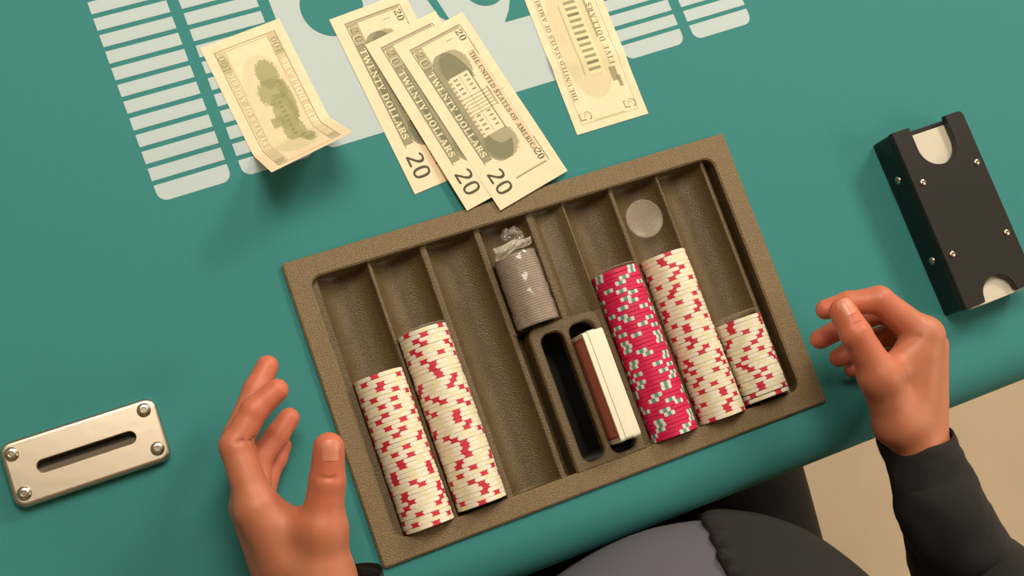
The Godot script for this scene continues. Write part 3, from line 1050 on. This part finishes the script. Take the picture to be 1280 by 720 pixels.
# ---------------------------------------------------------------- bodies as fields, meshed by surface nets
class Field:
	var o: Vector3
	var n: Vector3i
	var c: float
	var f := PackedFloat32Array()

	func _init(mn: Vector3, mx: Vector3, cell: float) -> void:
		o = mn
		c = cell
		n = Vector3i(int((mx.x - mn.x) / cell) + 2, int((mx.y - mn.y) / cell) + 2, int((mx.z - mn.z) / cell) + 2)
		f.resize(n.x * n.y * n.z)
		f.fill(1000.0)

	func like() -> Field:
		var g := Field.new(o, o, c)
		g.n = n
		g.f.resize(f.size())
		g.f.fill(1000.0)
		return g

	# joins a tapered capsule, blended over k; squash stretches distances along one direction to flatten the limb
	func bone(p: Vector4, q: Vector4, k: float, grow := 0.0) -> void:
		var a := Vector3(p.x, p.y, p.z)
		var b := Vector3(q.x, q.y, q.z)
		var ra := p.w + grow
		var rb := q.w + grow
		var pad := maxf(ra, rb) + k + c * 2.5
		var lo := a.min(b) - Vector3.ONE * pad - o
		var hi := a.max(b) + Vector3.ONE * pad - o
		var d := b - a
		var dd := maxf(d.length_squared(), 1e-6)
		for z in range(maxi(int(lo.z / c), 0), mini(int(hi.z / c) + 1, n.z)):
			for y in range(maxi(int(lo.y / c), 0), mini(int(hi.y / c) + 1, n.y)):
				var row := (z * n.y + y) * n.x
				for x in range(maxi(int(lo.x / c), 0), mini(int(hi.x / c) + 1, n.x)):
					var w := o + Vector3(x, y, z) * c - a
					var t := clampf(w.dot(d) / dd, 0.0, 1.0)
					var v := (w - d * t).length() - lerpf(ra, rb, t)
					var g := f[row + x]
					if v - g < k:
						if g - v > k: f[row + x] = v
						else:
							var h := k - absf(v - g)
							f[row + x] = minf(v, g) - h * h / (4.0 * k)

	func join(other: Field, k: float) -> void:
		var g := other.f
		for i in f.size():
			var a := f[i]
			var b := g[i]
			if absf(a - b) >= k:
				if b < a: f[i] = b
			else:
				var h := k - absf(a - b)
				f[i] = minf(a, b) - h * h / (4.0 * k)

	func carve(fn: Callable) -> void:   # cuts away where fn(point) is negative
		for z in n.z:
			for y in n.y:
				var row := (z * n.y + y) * n.x
				for x in n.x:
					if f[row + x] < c * 3.0:
						f[row + x] = maxf(f[row + x], -fn.call(o + Vector3(x, y, z) * c))

	func into(b: MB, paint, shift := Vector3.ZERO) -> void:
		var at := PackedInt32Array()
		at.resize(f.size())
		at.fill(-1)
		var sx := 1
		var sy := n.x
		var sz := n.x * n.y
		var offs := [0, sx, sy, sx + sy, sz, sx + sz, sy + sz, sx + sy + sz]
		var ed := [[0, 1], [2, 3], [4, 5], [6, 7], [0, 2], [1, 3], [4, 6], [5, 7], [0, 4], [1, 5], [2, 6], [3, 7]]
		for z in n.z - 1:
			for y in n.y - 1:
				for x in n.x - 1:
					var i := z * sz + y * sy + x
					var f0 := f[i]
					if f0 > c * 2.5: continue
					var f1 := f[i + 1]
					var f2 := f[i + sy]
					var f3 := f[i + sy + 1]
					var f4 := f[i + sz]
					var f5 := f[i + sz + 1]
					var f6 := f[i + sz + sy]
					var f7 := f[i + sz + sy + 1]
					var neg := int(f0 < 0) + int(f1 < 0) + int(f2 < 0) + int(f3 < 0) + int(f4 < 0) + int(f5 < 0) + int(f6 < 0) + int(f7 < 0)
					if neg == 0 or neg == 8: continue
					var vals := [f0, f1, f2, f3, f4, f5, f6, f7]
					var s := Vector3.ZERO
					var m := 0
					for e in ed:
						var va: float = vals[e[0]]
						var vb: float = vals[e[1]]
						if (va < 0) != (vb < 0):
							var t := va / (va - vb)
							var pa := Vector3(e[0] & 1, (e[0] >> 1) & 1, e[0] >> 2)
							var pb := Vector3(e[1] & 1, (e[1] >> 1) & 1, e[1] >> 2)
							s += pa.lerp(pb, t)
							m += 1
					s /= m
					var gr := Vector3(f1 + f3 + f5 + f7 - f0 - f2 - f4 - f6, f2 + f3 + f6 + f7 - f0 - f1 - f4 - f5, f4 + f5 + f6 + f7 - f0 - f1 - f2 - f3)
					var p := o + (Vector3(x, y, z) + s) * c
					if paint != null: b.col = paint.call(p)
					at[i] = b.vert(p - shift, gr.normalized())
		for z in range(1, n.z - 1):
			for y in range(1, n.y - 1):
				for x in range(1, n.x - 1):
					var i := z * sz + y * sy + x
					var f0 := f[i]
					if absf(f0) > c * 2.5: continue
					if (f0 < 0) != (f[i + 1] < 0): quad(b, at[i], at[i - sy], at[i - sy - sz], at[i - sz])
					if (f0 < 0) != (f[i + sy] < 0): quad(b, at[i], at[i - 1], at[i - 1 - sz], at[i - sz])
					if (f0 < 0) != (f[i + sz] < 0): quad(b, at[i], at[i - 1], at[i - 1 - sy], at[i - sy])

	func quad(b: MB, p: int, q: int, r: int, s: int) -> void:
		if p < 0 or q < 0 or r < 0 or s < 0: return
		b.face(p, q, r)
		b.face(p, r, s)


func hand(H: Dictionary, forearm: Vector4, b: MB) -> void:
	var mn := Vector3.ONE * 1e6
	var mx := -mn
	for key in H:
		if key == "crease": continue
		for j in H[key]:
			mn = mn.min(Vector3(j.x, j.y, j.z) - Vector3.ONE * (j.w + 8))
			mx = mx.max(Vector3(j.x, j.y, j.z) + Vector3.ONE * (j.w + 8))
	mx.z += 40.0
	var palm := Field.new(mn, mx, 1.9)
	var w: Vector4 = H.wrist[0]
	var ends := ["index", "middle", "ring", "little"]
	palm.bone(H.wrist[0], forearm, 10.0)
	palm.bone(H.wtop[0], H.index[0], 8.0)
	palm.bone(H.wrist[0], Vector4(H.middle[0].x, H.middle[0].y, H.middle[0].z, H.middle[0].w), 8.0)
	palm.bone(H.wlow[0], H.ring[0], 8.0)
	palm.bone(H.wlow[0], H.little[0], 8.0)
	palm.bone(H.wrist[0], H.wtop[0], 8.0)
	palm.bone(H.wrist[0], H.wlow[0], 8.0)
	palm.bone(H.heel[0], H.middle[0], 8.0)
	palm.bone(H.wtop[0], H.thenar[0], 10.0)
	palm.bone(H.thenar[0], H.thumb[0], 10.0)
	palm.bone(H.web[0], H.thumb[0], 9.0)
	palm.bone(H.web[0], H.index[0], 9.0)
	palm.bone(H.fill[0], H.fill[1], 12.0)
	var whole: Field = null
	for e in ends + ["thumb"]:
		var fi := palm.like()
		var J: Array = H[e]
		for k in J.size() - 1: fi.bone(J[k], J[k + 1], 3.0)
		fi.join(palm, 6.0)
		if whole == null: whole = fi
		else: whole.join(fi, 1.6)
	for q in H.crease:
		var a := Vector3(q[0].x, q[0].y, q[0].z)
		var d := Vector3(q[1].x, q[1].y, q[1].z) - a
		var r: float = q[0].w
		var lo := a.min(a + d) - Vector3.ONE * 6.0
		var hi := a.max(a + d) + Vector3.ONE * 6.0
		for z in range(maxi(int((lo.z - mn.z) / 1.9), 0), mini(int((hi.z - mn.z) / 1.9) + 1, whole.n.z)):
			for y in range(maxi(int((lo.y - mn.y) / 1.9), 0), mini(int((hi.y - mn.y) / 1.9) + 1, whole.n.y)):
				for x in range(maxi(int((lo.x - mn.x) / 1.9), 0), mini(int((hi.x - mn.x) / 1.9) + 1, whole.n.x)):
					var away := mn + Vector3(x, y, z) * 1.9 - a
					var t := clampf(away.dot(d) / d.length_squared(), 0.0, 1.0)
					var cut := (away - d * t).length() - r
					var i := (z * whole.n.y + y) * whole.n.x + x
					var h := maxf(2.6 - absf(whole.f[i] + cut), 0.0)
					whole.f[i] = maxf(whole.f[i], -cut) + h * h / 10.4
	whole.into(b, func(p: Vector3) -> Color:
		var near := 1e9
		for e in ends + ["thumb"]:
			var J: Array = H[e]
			var t: Vector4 = J[J.size() - 1]
			near = minf(near, p.distance_to(Vector3(t.x, t.y, t.z)))
		var k := clampf(1.0 - near / 70.0, 0.0, 1.0)
		return SKIN.lerp(SKIN_RED, k * 0.9).srgb_to_linear())


const SKIN := Color(0.735, 0.455, 0.335)
const SKIN_RED := Color(0.79, 0.415, 0.31)

func nail(parent: Node3D, tip: Vector4, before: Vector4, up: Vector3) -> void:
	var t := Vector3(tip.x, tip.y, tip.z)
	var d := (t - Vector3(before.x, before.y, before.z)).normalized()
	var side := d.cross(up).normalized()
	var out := side.cross(d).normalized()
	var long := t.distance_to(Vector3(before.x, before.y, before.z))
	var pts := []
	for r in 9:
		var line := []
		for k in 9:
			var a := lerpf(-0.85, 0.85, k / 8.0)
			var l := lerpf(-6.0, 7.5, r / 8.0)
			var wide := 0.92 - 0.42 * pow(absf((l - 0.5) / 7.2), 3.0)
			var R := tip.w + (before.w - tip.w) * clampf(-l / long, 0.0, 1.0) + 0.45
			line.append(t + d * l * (1.0 - 0.08 * a * a) + side * sin(a * wide) * R * 0.86 + out * (cos(a * wide) * R - maxf(l, 0.0) * maxf(l, 0.0) * 0.035))
		pts.append(line)
	var b := MB.new()
	grid(b, pts, false)
	for k in b.n.size():
		if b.n[k].dot(out) < 0: b.n[k] = -b.n[k]
	b.rewind()
	put("thumbnail", b, M.nail, parent)


func v4(x: float, y: float, z: float, r: float) -> Vector4:
	return Vector4(x, y, z, r)


func sleeve(pts: Array, radii: Array, elbow: Vector4, shoulder: Vector4) -> MB:
	# a cloth tube from the cuff over the elbow to the shoulder, its mouth turned inwards
	var P: Array[Vector3] = []
	var Q: Array[float] = []
	for k in pts.size():
		P.append(pts[k]); Q.append(radii[k])
	var e := Vector3(elbow.x, elbow.y, elbow.z)
	var sh := Vector3(shoulder.x, shoulder.y, shoulder.z)
	for w in [[e, 48.0], [e.lerp(sh, 0.3), 53.0], [e.lerp(sh, 0.65), 58.0], [sh, 66.0]]:
		P.append(w[0]); Q.append(w[1])
	var nz := FastNoiseLite.new()
	nz.frequency = 0.016
	nz.seed = 12
	var rows := []
	var n := P.size()
	var up := Vector3(0.13, 0.95, 0.2)
	for k in n - 1:
		for t in 12:
			var f := t / 12.0
			var c := P[k].cubic_interpolate(P[k + 1], P[maxi(k - 1, 0)], P[mini(k + 2, n - 1)], f)
			var c2 := P[k].cubic_interpolate(P[k + 1], P[maxi(k - 1, 0)], P[mini(k + 2, n - 1)], f + 0.02)
			var r := lerpf(Q[k], Q[k + 1], f)
			var d := (c2 - c).normalized()
			var side := d.cross(up).normalized()
			var top := side.cross(d).normalized()
			var line := []
			var inner := []
			var deep := []
			for a in 44:
				var w := TAU * a / 44.0
				var out := side * cos(w) + top * sin(w)
				var fold := nz.get_noise_3dv(c * 1.3 + out * 40.0) * clampf((rows.size() - 4) * 0.5, 0.0, 4.5)
				var seam := 0.8 * exp(-pow((rows.size() - 8.0) / 1.2, 2.0)) if k == 0 else 0.0
				var slant := d * (sin(w) * 9.0 * (1.0 - f)) if k == 0 else Vector3.ZERO
				line.append(c + slant + out * (r + fold - seam))
				inner.append(c + slant + d * 1.0 + out * (r - 2.2))
				deep.append(c + d * 30.0 + out * (r - 2.6))
			if rows.is_empty():
				rows.append(deep); rows.append(inner)
			rows.append(line)
	var b := MB.new()
	grid(b, rows, true)
	# normals look away from the axis
	for r in rows.size():
		var mid := Vector3.ZERO
		for a in 44: mid += rows[r][a] / 44.0
		for a in 44:
			var q := r * 44 + a
			var out: Vector3 = (rows[r][a] - mid) * (-1.0 if r < 1 else 1.0)
			if b.n[q].dot(out) < 0.0: b.n[q] = -b.n[q]
	b.rewind()
	return b


func person() -> void:
	var o := thing("person", at_tray(190.0, -TOP, 470.0), TURN)
	tag(o, "seated person in black jacket over grey shirt, both hands beside the chip tray", "person")
	var LH := {"wrist": [Vector4(-252.2, 810.0, -232.5, 27.0)], "heel": [Vector4(-262.5, 804.0, -253.1, 16.0)], "wtop": [Vector4(-247.1, 826.0, -236.7, 17.0)], "wlow": [Vector4(-250.4, 790.0, -227.7, 19.0)], "thenar": [Vector4(-239.3, 832.0, -241.6, 20.0)], "web": [Vector4(-257.2, 830.0, -287.6, 10.0)], "fill": [Vector4(-256.1, 826.0, -263.3, 16.0), Vector4(-259.6, 828.0, -286.8, 13.0)], "thumb": [Vector4(-230.5, 844.0, -274.8, 14.8), Vector4(-218.2, 855.0, -303.1, 11.8), Vector4(-211.1, 862.0, -323.3, 10.4)], "index": [Vector4(-264.8, 832.0, -302.0, 13.0), Vector4(-265.8, 832.0, -346.6, 10.6), Vector4(-246.9, 834.0, -364.8, 9.2), Vector4(-228.8, 836.0, -372.7, 8.0)], "middle": [Vector4(-266.6, 814.0, -304.4, 13.0), Vector4(-261.2, 808.0, -354.1, 10.0), Vector4(-239.3, 804.0, -381.1, 8.8), Vector4(-226.8, 802.0, -394.5, 8.0)], "ring": [Vector4(-265.4, 796.0, -302.4, 12.0), Vector4(-252.4, 790.0, -335.0, 9.5), Vector4(-234.4, 786.0, -347.0, 8.5), Vector4(-222.3, 784.0, -356.3, 7.8)], "little": [Vector4(-264.0, 780.0, -297.8, 11.0), Vector4(-250.2, 774.0, -321.7, 8.8), Vector4(-238.8, 772.0, -332.8, 7.8), Vector4(-232.1, 771.0, -340.3, 7.2)], "crease": [[Vector4(-264.9, 844.0, -346.8, 0.7), Vector4(-254.7, 836.0, -347.4, 0.7)], [Vector4(-245.3, 840.0, -299.1, 0.7), Vector4(-234.1, 844.0, -293.8, 0.7)], [Vector4(-225.1, 867.0, -307.0, 0.6), Vector4(-212.5, 867.0, -302.5, 0.6)]]}
	var RH := {"wrist": [Vector4(227.4, 809.0, -168.0, 21.5)], "heel": [Vector4(242.5, 810.0, -207.2, 19.0)], "wtop": [Vector4(224.5, 818.0, -181.3, 14.0)], "wlow": [Vector4(238.0, 799.0, -173.1, 14.5)], "thenar": [Vector4(208.4, 826.0, -200.4, 15.0)], "web": [Vector4(220.8, 838.0, -241.5, 9.0)], "fill": [Vector4(221.9, 824.0, -202.6, 17.0), Vector4(241.1, 834.0, -240.7, 14.0)], "thumb": [Vector4(200.0, 844.0, -239.8, 14.0), Vector4(188.5, 853.0, -275.4, 11.6), Vector4(187.4, 850.0, -294.9, 10.4)], "index": [Vector4(251.1, 840.0, -256.2, 13.0), Vector4(224.8, 842.0, -293.9, 10.6), Vector4(203.3, 834.0, -299.7, 9.0), Vector4(187.2, 827.0, -300.9, 7.8)], "middle": [Vector4(262.5, 822.0, -246.4, 13.0), Vector4(248.1, 810.0, -285.7, 10.0), Vector4(210.4, 805.0, -283.8, 8.8), Vector4(187.4, 802.0, -280.9, 8.0)], "ring": [Vector4(269.1, 805.0, -238.9, 12.0), Vector4(253.6, 796.0, -266.1, 9.5), Vector4(223.7, 787.0, -265.6, 8.5), Vector4(207.5, 784.0, -261.8, 7.8)], "little": [Vector4(271.4, 789.0, -231.0, 11.0), Vector4(262.7, 782.0, -248.9, 8.8), Vector4(239.4, 777.0, -248.3, 7.8), Vector4(221.1, 774.0, -249.2, 7.2)], "crease": [[Vector4(216.6, 844.0, -253.7, 0.8), Vector4(238.6, 852.0, -258.1, 0.7)], [Vector4(174.8, 864.0, -281.6, 0.6), Vector4(192.8, 863.0, -282.3, 0.6)]]}
	var le := v4(-292, 815, 0, 40)
	var re := v4(274, 740, -38, 40)
	var ls := v4(-180, 1060, 70, 56)
	var rs := v4(180, 1060, 70, 56)
	var none = null
	# the body: torso, head, legs and upper arms on a coarse grid, each hand on a fine one, in one mesh
	var b := MB.new()
	b.col = SKIN.srgb_to_linear()
	var f := Field.new(Vector3(-380, -10, -590), Vector3(400, 1390, 200), 13.0)
	var torso := [[v4(-52, 560, -40, 96), v4(-48, 745, -60, 100)], [v4(52, 560, -40, 96), v4(48, 745, -60, 100)], [v4(-48, 745, -60, 100), v4(-84, 980, 60, 88)], [v4(48, 745, -60, 100), v4(84, 980, 60, 88)], [v4(0, 600, -50, 108), v4(0, 760, -60, 108)], [v4(0, 750, -60, 106), v4(0, 980, 50, 98)], [v4(-84, 980, 60, 88), ls], [v4(84, 980, 60, 88), rs], [v4(-150, 1050, 70, 55), v4(150, 1050, 70, 55)]]
	for s in torso: f.bone(s[0], s[1], 40.0)
	var wl: Vector4 = LH.wrist[0]
	var wr: Vector4 = RH.wrist[0]
	for s in [[ls, le, rs, re, 50.0, 40.0], [le, wl, re, wr, 42.0, 27.0]]:
		f.bone(Vector4(s[0].x, s[0].y, s[0].z, s[4]), Vector4(s[1].x, s[1].y, s[1].z, s[5]), 14.0)
		f.bone(Vector4(s[2].x, s[2].y, s[2].z, s[4]), Vector4(s[3].x, s[3].y, s[3].z, s[5] - (3.0 if s[5] < 30 else 0.0)), 14.0)
	f.bone(v4(0, 1050, 65, 62), v4(0, 1170, 25, 56), 30.0)
	f.bone(v4(0, 1270, 10, 88), v4(0, 1225, -20, 72), 22.0)
	f.bone(v4(0, 1195, -35, 48), v4(0, 1195, -43, 44), 22.0)
	f.bone(v4(0, 1235, -97, 9), v4(0, 1215, -109, 13), 10.0)
	for s in [-1, 1]:
		f.bone(v4(84 * s, 1235, 5, 12), v4(86 * s, 1222, 13, 14), 6.0)
		f.bone(v4(130 * s, 560, -10, 88), v4(205 * s, 560, -425, 62), 20.0)
		f.bone(v4(205 * s, 560, -425, 60), v4(195 * s, 95, -370, 38), 14.0)
		f.bone(v4(195 * s, 62, -370, 38), v4(205 * s, 42, -520, 32), 14.0)
	f.into(b, none)
	b.col = SKIN.srgb_to_linear()
	hand(LH, Vector4(lerpf(wl.x, le.x, 0.3), lerpf(wl.y, le.y, 0.3), lerpf(wl.z, le.z, 0.3), 30), b)
	hand(RH, Vector4(lerpf(wr.x, re.x, 0.3), lerpf(wr.y, re.y, 0.3), lerpf(wr.z, re.z, 0.3), 28), b)
	put("body", b, M.skin, o)
	nail(o, LH.thumb[2], LH.thumb[1], Vector3(0.05, 1, 0.0))
	nail(o, RH.thumb[2], RH.thumb[1], Vector3(-0.1, 1, 0.0))
	# clothes
	var sh := MB.new()
	var g := Field.new(Vector3(-260, 500, -230), Vector3(260, 1150, 190), 11.0)
	for s in torso: g.bone(s[0], s[1], 40.0, 4.0)
	g.into(sh, none)
	put("shirt", sh, M.shirt, o)
	var tr := MB.new()
	g = Field.new(Vector3(-320, 90, -520), Vector3(320, 720, 120), 12.0)
	for s in [-1, 1]:
		g.bone(v4(130 * s, 560, -10, 95), v4(205 * s, 560, -425, 70), 20.0)
		g.bone(v4(205 * s, 560, -425, 70), v4(195 * s, 130, -372, 58), 14.0)
	g.bone(v4(-80, 575, 0, 108), v4(80, 575, 0, 108), 30.0)
	g.bone(v4(0, 575, -60, 92), v4(0, 560, -210, 84), 30.0)
	g.into(tr, none)
	put("trousers", tr, M.trousers, o)
	var jk := MB.new()
	g = Field.new(Vector3(-390, 520, -250), Vector3(400, 1160, 200), 10.0)
	for s in torso: g.bone(s[0], s[1], 40.0, 12.0)
	for s in [[ls, le], [rs, re]]: g.bone(Vector4(s[0].x, s[0].y, s[0].z, 62), Vector4(s[1].x, s[1].y, s[1].z, 54), 16.0)
	g.carve(func(p: Vector3) -> float:
		var right := maxf(8.0, 55.0 - (p.y - 760.0) * 0.36)
		return maxf(maxf(p.x - right, -75.0 - p.x), p.z + 45.0 - maxf(p.y - 745.0, 0.0) * 0.47) if p.y < 1140.0 else 100.0)
	g.carve(func(p: Vector3) -> float: return p.y - 560.0 + 0.25 * absf(p.x))
	g.into(jk, none)
	put("jacket", jk, M.jacket, o)
	for s in [[wl, le, ls, 1.0, [Vector3(-233.5, 812.0, -239.6), Vector3(-240.7, 812.0, -201.3)], [36.0, 39.0]], [wr, re, rs, -1.0, [Vector3(229.9, 809.0, -185.0), Vector3(230.1, 808.0, -150.6), Vector3(233.7, 800.0, -111.6)], [29.0, 31.0, 35.5]]]:
		put("sleeve", sleeve(s[4], s[5], s[1], s[2]), M.jacket, o)
	var hr := MB.new()
	g = Field.new(Vector3(-120, 1180, -120), Vector3(120, 1390, 140), 8.0)
	g.bone(v4(0, 1275, 13, 95), v4(0, 1225, 35, 80), 10.0)
	g.carve(func(p: Vector3) -> float: return maxf(p.y - (1290.0 + (p.z + 25.0) * -0.9), p.z + 5.0))
	g.into(hr, none)
	put("hair", hr, M.hair, o)
	for s in [-1, 1]:
		var sb := MB.new()
		g = Field.new(Vector3(195 * s - 80, -10, -600), Vector3(195 * s + 80, 150, -290), 8.0)
		g.bone(v4(195 * s, 62, -370, 46), v4(206 * s, 42, -525, 40), 14.0)
		g.carve(func(p: Vector3) -> float: return p.y - 2.0)
		g.into(sb, none)
		put("shoe", sb, M.shoe, o)


func stool() -> void:
	var o := thing("stool", at_tray(190.0, -TOP, 490.0), TURN)
	tag(o, "round black stool under the seated person", "stool")
	var s := MB.new()
	s.lathe([Vector2(0, 402), Vector2(170, 402), Vector2(185, 415), Vector2(185, 440), Vector2(170, 456), Vector2(0, 458)], 40)
	put("seat", s, M.shoe, o)
	var p := MB.new()
	p.lathe([Vector2(28, 30), Vector2(28, 402)], 20)
	put("pole", p, M.chrome, o)
	var b := MB.new()
	b.lathe([Vector2(220, 0), Vector2(220, 10), Vector2(60, 30), Vector2(0, 32)], 40)
	put("foot", b, M.chrome, o)


func _ready() -> void:
	rng.seed = 7
	materials()
	camera_and_light()
	room()
	table()
	tray()
	chips()
	wrapped_roll()
	deck()
	banknotes()
	slot_plate()
	card_box()
	person()
	stool()
